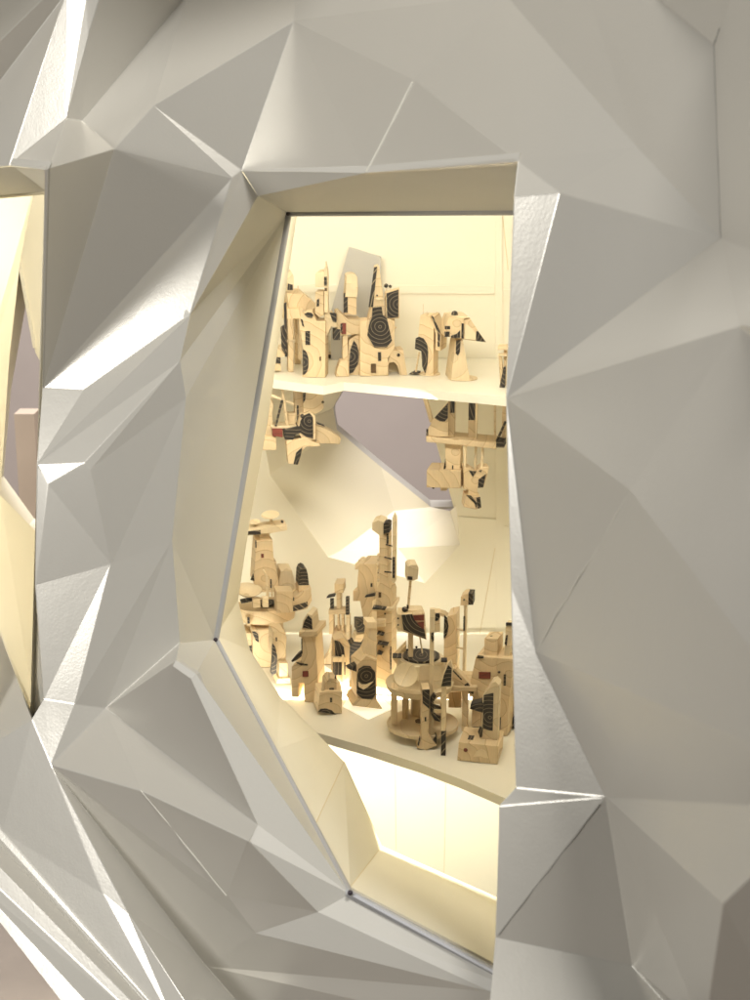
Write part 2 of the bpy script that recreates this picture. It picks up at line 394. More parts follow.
lin('reveal_panel', [[hole2[i], hole2[(i+1) % 7], hole2[(i+1) % 7]+Vector((0, .1, 0)), hole2[i]+Vector((0, .1, 0))] for i in range(7)], .004)
lin('rear_rim', [[Y(20, 258, YB-.003), Y(36, 348, YB-.003), Y(33, 348, YB-.003), Y(17, 260, YB-.003)]], .004, 'shelf')
# battens on the back wall
def batten(x0, y0, x1, y1, wpx):
    a, b, c, d = Y(x0, y0), Y(x1, y1), Y(x1+wpx[0], y1+wpx[1]), Y(x0+wpx[0], y0+wpx[1])
    f = Vector((0, -.0025, 0)); lin('batten', [[a+f, b+f, c+f, d+f]], .0025, 'cream_wall')
batten(270, 284, 494, 286, (0, 8)); batten(503, 289, 620, 293, (0, 7)); batten(495, 195, 496.5, 640, (7, 0))
batten(200, 606, 298, 610, (0, 5)); batten(458, 516, 496, 519, (0, 8)); batten(504, 526, 620, 530, (0, 7))
def seam(pts): lin('seam', [], 0) if 0 else link('seam', tube_bm([Y(x, y, YB-.0005)-LO for x, y in pts], .0006, 5), 'edge', lining)
seam([(495, 548), (468, 700)]); seam([(500, 190), (508, 270)])
seam([(395, 745), (396, 850)]); seam([(446, 770), (444, 880)])
# curved flange just inside the bead, left and lower left
fo = [K.lerp(BL, t) for t in (0, .25, .5, .75, 1)]+[BL.lerp(BB, t) for t in (.25, .5, .78)]
back = Vector((0, .012, 0))
fi_px = [(297, 214), (283, 310), (268, 420), (250, 520), (238, 600), (250, 650), (280, 696), (318, 734)]
fi = [at(x, y, (1.93, 1.93, 1.93, 1.93, 1.92, 1.88, 1.86, 1.84)[i]) for i, (x, y) in enumerate(fi_px)]
fl = [[fo[i]+back, fo[i+1]+back, fi[i+1], fi[i]] for i in range(7)]
corner = at(344, 762, 1.84)
fl.append([fo[7]+back, corner, fi[7]])
flange = lin('flange', tri(fl), .012)
low_r = BL.lerp(BB, .78)+back; bbk = BB+back
wl = on_y(382, 846, 1.93); wr = on_y(492, 895, 1.87); wr2 = wl+(wr-wl)*2.2
lin('lower_panel', [[low_r, bbk, corner], [corner, bbk, wl]], .01)
lin('lower_panel', [[bbk, BR+back, wr2], [bbk, wr2, wl]], .01)
link('seam', tube_bm([low_r-LO, corner-LO], .0007, 5), 'edge', lining); link('seam', tube_bm([bbk-LO, wl-LO], .0007, 5), 'edge', lining); link('seam', tube_bm([corner-LO, wl-LO], .0007, 5), 'edge', lining)
# side walls and ceiling of the interior, out of sight from here but closing the lit box
lin('ceiling_panel', [[Vector((-1.5, 1.45, 1.8)), Vector((.9, 1.25, 1.8)), Vector((.9, YB, 1.8)), Vector((-1.5, YB, 1.8))]], .01)
lin('side_panel', [[Vector((.62, 1.42, .3)), Vector((.62, 1.42, 1.8)), Vector((.62, YB, 1.8)), Vector((.62, YB, .3))]], .01)
# partition seen through the left window and the sloping panel below it
pz = [(-60, 150, 1.75), (34, 188, 1.95), (33, 195, 1.95), (20, 262, 1.95), (9, 360, 1.95), (4, 440, 1.95), (0, 495, 1.95), (-60, 520, 1.75)]
lin('partition_panel', [[at(*p) for p in pz]], .008)
lin('lower_panel', [[at(0, 495, 1.95), Y(20, 536), Y(64, 560), at(38, 735, 1.66)], [at(0, 495, 1.95), at(38, 735, 1.66), at(0, 642, 1.68), at(-60, 520, 1.75)]], .008)

# ---------------------------------------------------------------- shelves
def prism_z(pts, ztop, th):
    bm = bmesh.new(); vs = [bm.verts.new((p.x, p.y, ztop)) for p in pts]; f = bm.faces.new(vs)
    r = bmesh.ops.extrude_face_region(bm, geom=[f])
    for g in r['geom']:
        if isinstance(g, bmesh.types.BMVert): g.co.z -= th
    return bm
up_px = [(225, 374), (268, 379), (323, 386), (344, 382), (380, 385.5), (440, 391), (505, 397), (600, 405)]
pts = [on_z(x, y, UPZ) for x, y in up_px]
pts += [Vector((pts[-1].x, YB-.002, 0)), Vector((pts[0].x, YB-.002, 0))]
us = link('upper_shelf', prism_z(pts, UPZ, SHT), 'shelf'); tag(us, 'narrow upper cream shelf with a notched front edge crossing the top of the opening', 'shelf')
lo_px = [(180, 640), (232, 690), (285, 717), (318, 733), (370, 748), (420, 764), (460, 779), (500, 796), (600, 838)]
pts = [on_z(x, y, LOW) for x, y in lo_px]
pts += [Vector((pts[-1].x, YB-.03, 0)), Vector((pts[0].x-.1, YB-.03, 0))]
ls = thing('lower_shelf', 'deep lower cream shelf with a curved front edge carrying the crowd of towers', 'shelf', (pts[3].x, pts[3].y, LOW))
bm = prism_z(pts, LOW, SHT); bmesh.ops.translate(bm, verts=bm.verts, vec=-ls.location); link('board', bm, 'shelf', ls)
def inset_panel(px):
    q = [on_z(x, y, LOW+.0012) for x, y in px]; bm = prism_z(q, LOW+.0012, .0011)
    bmesh.ops.translate(bm, verts=bm.verts, vec=-ls.location); link('light_inset', bm, 'lit', ls)
inset_panel([(343, 706), (368, 719), (393, 708), (377, 694), (352, 692)])
inset_panel([(310, 668), (327, 680), (334, 672), (318, 661)])
link('front_edge', tube_bm([on_z(x, y, LOW-.006)-ls.location+Vector((0, -.0005, 0)) for x, y in lo_px], .0058, 8), 'shelf', ls)

# frosted panel leaning behind the upper towers
fp = [(331, 312), (349, 247), (381, 257), (381, 330), (372, 374), (331, 372)]
fo_ = link('frosted_panel', slab([[on_y(x, y, 2.235) for x, y in fp]], .006), 'frost'); tag(fo_, 'tall slant sided frosted grey pane leaning on the wall behind the upper shelf towers', 'panel')
# ---------------------------------------------------------------- the gallery beyond
bm = bmesh.new(); bmesh.ops.create_grid(bm, x_segments=1, y_segments=1, size=30); fl_ = link('floor', bm, 'floor'); fl_['kind'] = 'structure'
gw = link('gallery_wall', box_bm(-9, 9, 5.2, 5.4, .002, 4.2), 'wall'); tag(gw, 'mauve grey gallery wall seen through the rear opening', 'wall')
p = on_y(24, 414, 3.3); q = on_y(20, 520, 3.3)
pb = box_bm(p.x-.022, p.x+.022, 3.3, 3.36, .002, p.z); po = link('wooden_post', pb, 'post'); tag(po, 'raw brown timber post standing beyond the left window', 'post')
# ---------------------------------------------------------------- wooden towers
GRP = None
class Toy:
    def __init__(s, view, name, label, cat, anchor, plane='low', yaw=0, hang=None):
        s.ox, s.oy, s.k = view
        ax, ay = s.px(anchor)
        if hang: s.p = on_y(ax, ay, hang)
        else: s.p = on_z(ax, ay, {'low': LOW, 'up': UPZ}.get(plane, plane))
        s.hang = hang
        d = s.p-CAM; Z = d.dot(FW); s.m = Z/FPX
        s.el = math.atan2(-d.z, math.hypot(d.x, d.y)); s.az = math.atan2(d.x, d.y)
        s.ax, s.ay = ax, ay; s.yaw = math.radians(yaw)
        base = s.p.copy()
        if hang: base.z = UPZ-SHT-.0005
        s.top = base.z-s.p.z
        s.root = thing(name, label, cat, base, -s.az+s.yaw)
        s.ring = (random.choice((-1, 1))*random.uniform(.03, .09), 0, random.uniform(-.08, .1))
    def px(s, p): return s.ox+p[0]*s.k, s.oy+p[1]*s.k
    def loc(s, p, yo=0):
        """picture point -> the tower's own frame, at yo pixels behind its base line"""
        x, y = s.px(p); u = (x-s.ax)*s.m; v = (s.ay-y)*s.m; d = yo*s.m
        a = s.yaw
        # un-yaw: local (lx, d); view-x = lx cos a - d sin a ; depth = lx sin a + d cos a
        lx = (u+d*math.sin(a))/math.cos(a); dep = lx*math.sin(a)+d*math.cos(a)
        z = (v-dep*math.sin(s.el))/math.cos(s.el)
        if s.hang: z = min(z, s.top)-s.top
        else: z = max(z, .0004)
        return Vector((lx, d, z))
    def rp(s, ring, yo):
        if ring is None:
            r = s.ring; return (r[0]+random.uniform(-.012, .012), 0, r[2]+random.uniform(-.02, .03))
        q = s.loc(ring, yo); return (q.x, q.y, q.z)
    def prism(s, name, pts, t, yo=0, mat='pine', ring=None, parent=None, bev=.0005):
        bm = bmesh.new(); P = [s.loc(p, yo) for p in pts]
        vs = [bm.verts.new(p) for p in P]; f = bm.faces.new(vs)
        r = bmesh.ops.extrude_face_region(bm, geom=[f])
        for g in r['geom']:
            if isinstance(g, bmesh.types.BMVert): g.co.y += t*s.m
        if bev:
            es = [e for e in bm.edges if len(e.link_faces) == 2 and e.calc_face_angle(0) > .5]
            try: bmesh.ops.bevel(bm, geom=es, offset=bev, segments=1, affect='EDGES', clamp_overlap=True)
            except Exception: pass
        return link(name, bm, mat, parent or s.root, s.rp(ring, yo))
    def box(s, name, x0, y0, x1, y1, t, yo=0, mat='pine', **kw):
        return s.prism(name, [(x0, y0), (x0, y1), (x1, y1), (x1, y0)], t, yo, mat, **kw)
    def cyl(s, name, cx, ytop, ybot, r, yo=0, mat='pine', r2=None, n=28, parent=None, ring=None, sq=1.0):
        a = s.loc((cx, ytop), yo); b = s.loc((cx, ybot), yo); a.z = max(a.z, b.z+.0014); r *= s.k*s.m; r2 = r if r2 is None else r2*s.k*s.m
        bm = bmesh.new(); A = []; B = []
        for i in range(n):
            t = 2*math.pi*i/n; c_, s_ = math.cos(t), math.sin(t)*sq
            A.append(bm.verts.new((a.x+r*c_, a.y+r*s_, a.z))); B.append(bm.verts.new((b.x+r2*c_, b.y+r2*s_, b.z)))
        bm.faces.new(A); bm.faces.new(B[::-1])
        for i in range(n): bm.faces.new([A[i], B[i], B[(i+1) % n], A[(i+1) % n]])
        return link(name, bm, mat, parent or s.root, (a.x, a.y, a.z) if ring == 'c' else s.rp(ring, yo))
    def rod(s, name, p, q, r, yo=0, mat='pine', yo2=None, parent=None, n=8):
        return link(name, tube_bm([s.loc(p, yo), s.loc(q, yo if yo2 is None else yo2)], r*s.k*s.m, n), mat, parent or s.root, s.rp(None, yo))
    def ball(s, name, c, r, yo=0, mat='dark', parent=None):
        bm = bmesh.new(); bmesh.ops.create_uvsphere(bm, u_segments=18, v_segments=12, radius=r*s.k*s.m)
        bmesh.ops.translate(bm, verts=bm.verts, vec=s.loc(c, yo)); return link(name, bm, mat, parent or s.root, s.rp(None, yo))
    def dish(s, name, c, r, tilt, yo=0, mat='pine', depth=.35, turn=0, parent=None):
        """bowl of revolution: tilt 0 = opening straight up, 90 = opening to the viewer"""
        bm = bmesh.new(); R = r*s.k*s.m; rows = []
        prof = [(t, depth*t*t) for t in (.001, .3, .55, .78, 1)]+[(.97, depth*1.06), (.75, depth*.75), (.5, depth*.42), (.001, depth*.24)]
        for (a, h) in prof: rows.append([bm.verts.new((R*a*math.cos(2*math.pi*i/28), R*a*math.sin(2*math.pi*i/28), R*h)) for i in range(28)])
        for A, B in zip(rows, rows[1:]):
            for i in range(28): bm.faces.new([A[i], A[(i+1) % 28], B[(i+1) % 28], B[i]])
        bm.faces.new(rows[0][::-1]); bm.faces.new(rows[-1])
        mt = Matrix.Translation(s.loc(c, yo)) @ Matrix.Rotation(math.radians(turn), 4, 'Z') @ Matrix.Rotation(math.radians(tilt), 4, 'X') @ Matrix.Translation((0, 0, -R*depth*.6))
        bm.transform(mt); return link(name, bm, mat, parent or s.root, s.rp(None, yo))
    def inlay(s, name, pts, yo=0, mat='dark', ring=None, parent=None, t=1.6):
        return s.prism(name, pts, t, yo-.9, mat, ring=ring, parent=parent, bev=0)
    def ibox(s, name, x0, y0, x1, y1, yo=0, mat='dark', **kw):
        return s.inlay(name, [(x0, y0), (x0, y1), (x1, y1), (x1, y0)], yo, mat, **kw)
def arc(cx, cy, rx, ry, a0, a1, n=8):
    return [(cx+rx*math.cos(math.radians(a0+(a1-a0)*i/n)), cy-ry*math.sin(math.radians(a0+(a1-a0)*i/n))) for i in range(n+1)]

# ---- standing on the upper shelf
V1 = (260, 210, .2)
t = Toy(V1, 'table_tower', 'tall pine trestle with stacked platforms at the far left end of the upper shelf', 'toy tower', (150, 812), 'up', 6)
for x0, x1, yy, dd in ((142, 168, 810, 0), (176, 206, 770, 45)): t.box('leg', x0, 545, x1, yy, 12, dd)
t.box('leg', 196, 545, 212, 750, 10, 12, 'pale')
t.box('tabletop', 122, 500, 218, 548, 60, 0); t.prism('upper_platform', [(140, 418), (225, 425), (282, 470), (282, 505), (150, 500)], 46, 14)
t.box('shelf_slab', 118, 650, 178, 664, 26, 0, 'pale')
tr = t.prism('turret', [(142, 405), (142, 330), (158, 305), (174, 335), (176, 405)], 14, 14, 'pale'); t.inlay('dark_inlay', [(143, 404), (146, 372), (170, 378), (170, 404)], 14, parent=tr)
t.prism('upright_strip', [(126, 735), (126, 475), (138, 470), (138, 735)], 5, -3, 'darkv')
t.prism('side_block', [(74, 803), (88, 690), (128, 680), (128, 730), (106, 735), (106, 803)], 16, -2); t.inlay('dark_inlay', [(78, 768), (84, 736), (104, 738), (104, 768)], -2)
t.prism('side_wedge', [(108, 590), (126, 580), (132, 670), (126, 720), (112, 700)], 5, -5, 'dark'); t.rod('mast', (196, 430), (196, 380), 2.4, 25)

t = Toy(V1, 'round_head_tower', 'pine tower with a round topped turret and a black half disc low on its front', 'toy tower', (268, 838), 'up', -8)
body = t.prism('body', [(211, 836), (217, 690), (196, 560), (212, 520), (262, 508), (285, 560), (330, 560), (326, 838)], 24, 0, ring=(200, 760))
t.inlay('half_disc', arc(214, 762, 30, 64, 90, -90), 0, ring=(214, 762)); t.ibox('dark_window', 229, 608, 252, 676, 0)
t.inlay('dark_inlay', [(224, 526), (240, 516), (260, 518), (270, 530), (262, 545), (240, 540)], 0); t.inlay('dark_inlay', [(206, 548), (216, 552), (224, 588), (215, 582)], 0)
t.ibox('peephole', 298, 735, 306, 755, 0, 'hole')
nk = t.prism('neck', [(278, 520), (281, 415), (322, 415), (322, 530), (300, 540)], 18, 4); t.inlay('dark_inlay', [(286, 490), (288, 455), (300, 448), (298, 485)], 4, parent=nk)
t.prism('turret', [(281, 395)]+[(335, 395)]+arc(308, 335, 27, 18, 0, 180), 20, 2, 'pale', ring=(300, 300))
t.prism('spire', [(323, 520), (326, 315), (333, 272), (342, 315), (344, 520)], 6, 0, 'pale'); t.ibox('slot', 324, 345, 338, 388, 0, 'dark'); t.ibox('slot', 326, 400, 338, 414, 0, 'hole')
t.prism('arm', [(326, 518), (352, 515), (386, 560), (386, 590), (360, 585), (342, 620), (326, 660)], 14, 6, 'pale'); t.inlay('arm_inlay', [(350, 518), (384, 520), (384, 568), (366, 562)], 6)

t = Toy(V1, 'fallen_wedge', 'small pine wedge with a black eye lying between the two upper left towers', 'toy block', (352, 745), 'up', 10)
t.prism('wedge', [(326, 742), (328, 728), (352, 715), (382, 722), (384, 742)], 16, 0); t.inlay('dark_eye', arc(350, 732, 14, 9, 0, 345, 10), 0)

t = Toy(V1, 'lens_tower', 'box headed pine tower with a black half lens, standing before the frosted pane', 'toy tower', (450, 834), 'up', 5)
b = t.prism('front_board', [(443, 832), (436, 760), (446, 650), (500, 615), (545, 640), (545, 832)], 14, 8, ring=(440, 740))
t.inlay('black_lens', [(470, 652), (486, 676), (496, 720), (490, 770), (466, 812), (447, 820), (446, 780), (452, 700)], 8, ring=(448, 735))
t.prism('foot', [(379, 835), (386, 800), (402, 755), (440, 752), (446, 835)], 16, 0, ring=(370, 860)); t.box('post', 414, 620, 440, 756, 8, 6)
bx = t.prism('box_head', [(388, 630), (386, 520), (402, 516), (440, 550), (506, 556), (506, 622)], 32, 4, ring=(480, 520)); t.ibox('red_strip', 408, 568, 432, 622, 4, 'red', parent=bx); t.ibox('dark_stripe', 404, 572, 414, 615, 3.4, 'dark', parent=bx)
t.box('dark_block', 369, 600, 402, 652, 12, 2, 'dark'); t.box('neck', 424, 420, 484, 525, 14, 16, ring=(440, 540)); t.ibox('neck_inlay', 420, 418, 440, 515, 16)
hd = t.prism('head', [(428, 438), (434, 345)]+arc(460, 340, 28, 14, 160, 0, 5)+[(492, 400), (486, 440)], 20, 14, 'pale', ring=(440, 470)); t.ibox('eye_slot', 456, 376, 482, 402, 14, 'edge', parent=hd)

t = Toy(V1, 'bullseye_castle', 'broad pine castle with a black vase shaped bullseye, leaning obelisk and square target board', 'toy tower', (590, 831), 'up', 6)
t.prism('body', [(500, 830), (500, 560), (545, 556), (560, 620), (640, 545), (672, 560), (672, 690), (640, 742), (640, 830)], 24, 0, ring=(600, 590))
t.inlay('bullseye', [(564, 497), (608, 491), (614, 530), (634, 546), (640, 570), (660, 655), (634, 688), (572, 688), (538, 630), (546, 580), (562, 545)], -1.5, ring=(600, 588), t=4)
t.ibox('window', 555, 770, 580, 814, 0, 'hole'); t.ibox('dark_strip', 590, 712, 606, 756, 0)
ob = t.prism('obelisk', [(543, 552), (560, 470), (578, 295), (596, 290), (624, 500), (624, 560), (560, 580)], 16, 5, ring=(600, 590)); t.inlay('obelisk_inlay', [(544, 490), (571, 297), (586, 294), (565, 490)], 5, 'darkv', parent=ob)
t.box('rib', 580, 448, 624, 458, 3, 3, 'pale'); t.ball('bead', (585, 433), 5, 4)
bd = t.prism('target_board', [(626, 418), (696, 398), (696, 545), (630, 550)], 8, 2, ring=(690, 470)); t.inlay('target', [(632, 424), (691, 405), (691, 541), (636, 544)], 2, ring=(692, 478), parent=bd)
t.box('post', 650, 545, 674, 610, 8, 8); t.ball('ball', (630, 385), 11, 6); t.ball('ball', (650, 388), 8, 6); t.rod('pin', (632, 418), (632, 385), 2, 6); t.rod('pin', (652, 414), (652, 388), 2, 6)
t.prism('ramp', [(640, 830), (640, 760), (655, 705), (715, 698), (737, 825), (700, 828), (690, 785), (672, 760), (645, 765), (641, 830)][::-1], 22, 2, ring=(600, 900)); t.ball('rivet', (692, 726), 8, 1)
t.prism('archway_back', [(641, 828), (645, 765), (672, 758), (692, 785), (700, 828)], 3, 20, 'edge'); t.ball('knob', (676, 590), 6, 4, 'pine')

V2 = (400, 230, .17)
t = Toy(V2, 'bent_tower', 'bent pine tower with a black elbow on its left side and slanting roof board', 'toy tower', (168, 860), 'up', -14)
t.cyl('base_plate', 172, 856, 864, 66, 10, 'pale'); t.prism('column', [(148, 860), (158, 790), (158, 700), (125, 655), (104, 640), (116, 508), (172, 508), (196, 560), (196, 860)], 20, 0, ring=(110, 740))
t.prism('roof_board', [(178, 508), (192, 513), (240, 620), (236, 712), (206, 708), (206, 612)], 26, -2); t.inlay('roof_inlay', [(181, 511), (190, 514), (233, 606), (230, 690), (219, 686), (219, 614)], -2, 'darkv')
t.inlay('black_elbow', [(86, 700), (90, 640), (108, 632), (134, 642), (156, 676), (162, 720), (158, 790), (146, 842), (130, 805), (124, 715)], -1, ring=(80, 760), t=6)
t.rod('strut', (112, 720), (92, 842), 5.5, 4); t.prism('foot', [(50, 848), (70, 838), (104, 840), (104, 850)], 12, 0, 'darkv'); t.rod('pin', (133, 512), (133, 440), 1.5, 6); t.rod('pin', (155, 512), (155, 482), 1.2, 6)

t = Toy(V2, 'bird_tower', 'bird shaped pine block with a drooping wing balanced on a tapering cone with round base', 'toy tower', (358, 888), 'up', 10)
t.cyl('base_plate', 368, 884, 892, 88, 12, 'pale'); t.prism('cone', [(299, 886), (328, 650), (366, 650), (412, 884)], 34, 0, 'pale', ring=(300, 760)); t.inlay('dark_inlay', [(328, 652), (354, 650), (350, 720), (340, 742), (326, 728)], 0)
hd = t.prism('head', [(260, 632), (266, 565), (284, 518), (372, 524), (366, 644)], 30, -6, ring=(330, 560))
t.ibox('dark_panel', 262, 572, 292, 590, -6); t.ibox('dark_panel', 261, 604, 290, 634, -6); t.inlay('black_smile', [(296, 628), (330, 616), (350, 595), (350, 638), (300, 640)], -6); t.ibox('edge_strip', 358, 556, 370, 642, -6.3)
wg = t.prism('wing', [(370, 536), (404, 522), (502, 662), (366, 646)], 30, -4, ring=(420, 560)); t.inlay('wing_tip', [(444, 600), (454, 598), (500, 660), (444, 655)], -4, parent=wg); t.inlay('hollow', [(378, 560), (404, 570), (440, 610), (440, 650), (376, 643)], -4.2, 'edge', parent=wg)
t.prism('roof', [(300, 518), (384, 514), (404, 522), (372, 528)], 34, -7, 'pale'); t.ball('ball', (316, 500), 20, 4)

t = Toy(V2, 'easel_tower', 'slim pine easel with a black foot at the right end of the upper shelf', 'toy tower', (604, 927), 'up', -6)
t.prism('leg', [(576, 748), (590, 748), (606, 850), (600, 925), (588, 900)], 8, 0); t.prism('black_leg', [(584, 926), (606, 812), (616, 805), (614, 926)], 8, -2, 'dark'); t.box('crossbar', 570, 688, 640, 708, 16, 0); t.box('crossbar', 572, 736, 630, 746, 10, 0, 'pale'); t.box('post', 606, 690, 622, 925, 10, 8)

# ---- hanging under the upper shelf
V3 = (250, 370, .1733)
t = Toy(V3, 'hanging_bottle', 'bottle shaped pine block hanging under the left end of the upper shelf', 'toy tower', (108, 120), 'up', 0, hang=2.075)
t.prism('block', [(64, 465), (66, 392), (146, 388), (146, 465)], 22, 0); t.prism('bottle', [(76, 388), (98, 268), (102, 185), (122, 172), (134, 200), (124, 262), (132, 388)], 12, 4, ring=(110, 200)); t.box('hanger', 106, 60, 120, 190, 6, 6)

t = Toy(V3, 'hanging_bullseye', 'upside down pine tower with a bell shaped black bullseye, hanging under the upper shelf', 'toy tower', (340, 130), 'up', 6, hang=2.085)
t.box('post', 258, 60, 312, 262, 16, 8); t.ibox('post_inlay', 270, 205, 279, 320, 7, 'darkv'); blk = t.prism('hanging_block', [(306, 60), (424, 60), (424, 225), (390, 250), (306, 262)], 20, 0, ring=(330, 60)); t.inlay('dark_arc', [(306, 135), (322, 130), (318, 172), (306, 192)], 0, parent=blk); t.ball('knob', (420, 186), 8, 0, parent=blk)
t.prism('bell_board', [(270, 345), (290, 262), (345, 238), (376, 268), (376, 405), (300, 405)], 12, -6, ring=(338, 300)); t.inlay('bullseye', [(282, 345), (288, 295), (310, 262), (342, 248), (362, 272), (362, 396), (322, 386), (288, 362)], -6, ring=(340, 296)); t.ball('eye', (300, 264), 12, -7)
t.prism('black_body', [(194, 346), (286, 322), (300, 358), (262, 372), (246, 404), (198, 398)], 18, -7, 'dark'); t.prism('red_block', [(128, 336), (186, 340), (186, 388), (128, 378)], 14, -5, 'red')
t.box('arm', 120, 322, 300, 336, 20, -3, 'pale'); t.prism('wing', [(376, 318), (452, 348), (524, 398), (516, 432), (378, 424)], 16, 0, ring=(300, 500)); t.inlay('wing_inlay', [(380, 300), (425, 318), (432, 330), (384, 312)], -1)
ft = t.prism('hanging_foot', [(206, 405), (320, 392), (372, 420), (400, 428), (402, 440), (320, 445), (296, 470), (276, 548), (216, 540)], 16, -7, ring=(330, 560)); t.inlay('dark_inlay', [(262, 478), (298, 446), (290, 490), (270, 548), (246, 545)], -7, ring=(330, 560), parent=ft)
t.rod('strut', (186, 60), (214, 318), 9, 0); t.rod('strut', (186, 172), (146, 322), 7, -3, 'darkv'); t.rod('strut', (108, 140), (250, 196), 9, 4, 'pale'); t.box('spacer', 218, 250, 262, 318, 10, 8)

V4 = (400, 370, .16)
t = Toy(V4, 'hanging_platform', 'long pine platform hung on posts under the upper shelf, heavy block below it', 'toy tower', (330, 190), 'up', -8, hang=2.07)
t.prism('platform', [(164, 420), (602, 452), (602, 492), (560, 486), (168, 452)], 34, -8, 'pine', ring=(330, 300)); t.box('post', 306, 120, 342, 425, 8, 2); t.ibox('post_inlay', 316, 150, 341, 268, 1.6, 'dark')
t.box('post', 428, 120, 472, 448, 8, 6); t.ibox('post_inlay', 430, 190, 470, 312, 5.6)
q = t.prism('quarter_board', [(168, 418), (176, 372), (208, 310), (300, 200), (304, 300), (304, 418)], 10, -4, ring=(270, 250)); t.inlay('black_quarter', [(216, 300), (300, 206), (300, 300), (282, 322), (250, 322)], -4, ring=(290, 230), parent=q); t.ibox('edge_inlay', 166, 372, 178, 412, -4.2, parent=q)
t.rod('strut', (140, 100), (200, 325), 15, 0); t.rod('bent_post', (592, 120), (598, 452), 7, 4); t.rod('black_strut', (606, 448), (660, 318), 8, 0, 'darkv'); t.box('black_end', 602, 442, 652, 482, 20, -6, 'dark'); t.box('post', 640, 120, 664, 450, 8, 10)
t.prism('column', [(272, 660), (288, 560), (284, 462), (384, 462), (380, 660)], 20, 0, ring=(350, 520)); t.inlay('dark_inlay', [(274, 640), (288, 560), (292, 610), (282, 640)], -.3); t.box('slot', 331, 600, 338, 658, 1.6, -.9, 'dark')
t.box('block', 171, 632, 386, 742, 34, -7, ring=(0, 900)); t.box('peg', 260, 742, 298, 764, 10, 0, 'pale'); t.ball('stud', (388, 680), 7, 0, 'red'); t.ball('stud', (214, 745), 8, 0)

t = Toy(V4, 'hanging_fork', 'Y shaped pine fork hanging on three rods beneath the hung platform', 'toy tower', (480, 200), 'up', 8, hang=2.06)
for x, yy in ((414, 2), (480, 6), (522, 2)): t.rod('hanging_rod', (x, 462), (x-3, 625), 9, yy, 'pale')
t.rod('hanger', (480, 120), (480, 470), 8, 6, 'pale')
t.prism('fork', [(403, 612), (440, 616), (480, 640), (520, 612), (566, 612), (532, 742), (496, 745), (490, 790), (436, 790), (436, 756), (408, 755)], 18, 0, ring=(480, 700)); t.inlay('dark_notch', [(438, 634), (486, 638), (463, 676)], 0); t.inlay('dark_inlay', [(500, 690), (546, 655), (530, 740), (497, 744)], 0); t.inlay('dark_chip', [(500, 635), (520, 628), (514, 645)], 0)
lo = t.prism('lower_block', [(410, 866), (420, 790), (512, 800), (520, 872), (490, 882)], 20, -3); t.inlay('dark_band', [(424, 790), (455, 794), (492, 840), (490, 880), (476, 840)], -3, parent=lo); t.inlay('dark_panel', [(488, 806), (512, 801), (520, 868), (498, 876)], -3, parent=lo)

# ---- crowd on the lower shelf
V5 = (225, 500, .16)
t = Toy(V5, 'dish_station', 'large pine station with ring deck, wide bowl and two small dishes on a crossbar', 'toy tower', (240, 1050), 'low', 8)
t.prism('column', [(180, 1050), (178, 815), (296, 815), (296, 1050)], 50, 0, ring=(300, 900)); t.inlay('dark_inlay', [(174, 826), (190, 824), (212, 840), (216, 892), (196, 880)], 0); t.box('side_pier', 140, 830, 182, 1000, 26, 10)
t.inlay('dark_inlay', [(150, 915), (182, 905), (182, 1000), (166, 990)], 9.5); t.box('rear_pier', 330, 700, 372, 900, 16, 30); t.box('rear_base', 345, 830, 385, 1010, 22, 22); t.ibox('rear_slot', 322, 865, 330, 890, 3)
t.cyl('drum', 250, 735, 815, 96, 22, 'pine', 70); t.box('drum_slot', 144, 745, 166, 790, 14, 0); t.ibox('slot_dark', 148, 738, 162, 775, 0)
t.cyl('ring_deck', 265, 652, 735, 192, 24, 'pine', 178, 36, sq=.75); dk = t.cyl('deck_inset', 265, 640, 652, 62, 20, 'dark', ring='c'); t.box('deck_box', 330, 585, 430, 715, 18, -8, ring=(330, 720)); t.box('deck_block', 185, 630, 230, 680, 8, -6); t.box('deck_block', 245, 625, 280, 680, 8, -7, 'pale')
t.prism('deck_arm', [(400, 640), (545, 560), (550, 640), (520, 690), (400, 716)], 34, 4, ring=(430, 560)); t.inlay('dark_band', [(402, 712), (412, 680), (522, 648), (526, 672), (500, 690)], 4, 'darkv'); t.inlay('dark_chip', [(424, 640), (428, 622), (440, 622), (440, 640)], 3.8)
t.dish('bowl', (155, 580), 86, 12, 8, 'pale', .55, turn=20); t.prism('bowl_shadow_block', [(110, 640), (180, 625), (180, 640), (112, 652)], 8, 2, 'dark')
tw = t.prism('slant_tower', [(188, 520), (212, 270), (312, 266), (318, 390), (345, 500), (345, 580), (240, 580)], 24, 16, ring=(260, 500)); t.ibox('red_window', 240, 348, 256, 372, 16, 'red', parent=tw); t.box('side_rib', 316, 395, 334, 560, 14, 18); t.inlay('dark_fin', [(172, 505), (190, 465), (196, 512)], 16, parent=tw); t.ibox('dark_edge', 206, 268, 213, 310, 15.6, parent=tw)
t.prism('wing_block', [(332, 600), (362, 450), (432, 450), (462, 590), (440, 620)], 26, 22, 'pale', ring=(400, 560)); t.rod('pipe', (252, 450), (276, 500), 6, 2, 'pale'); t.rod('pipe', (274, 495), (274, 620), 9, 2, 'pale'); t.rod('pipe', (304, 510), (302, 612), 5, 0, 'pine'); t.rod('dark_rod', (296, 508), (296, 560), 4, -1, 'dark')
t.box('turret', 470, 545, 536, 625, 18, 8, ring=(500, 700)); t.prism('black_dome', [(470, 545), (474, 470), (484, 446), (502, 438), (520, 448), (528, 480), (534, 545)], 18, 8, 'dark', ring=(500, 600))
t.box('neck', 232, 205, 296, 272, 16, 20); t.prism('crossbar', [(136, 212), (236, 196), (402, 176), (404, 208), (296, 226), (140, 238)], 22, 14, 'pale'); t.inlay('bar_inlay', [(140, 216), (240, 208), (240, 232), (142, 238)], 13.6, 'darkv')
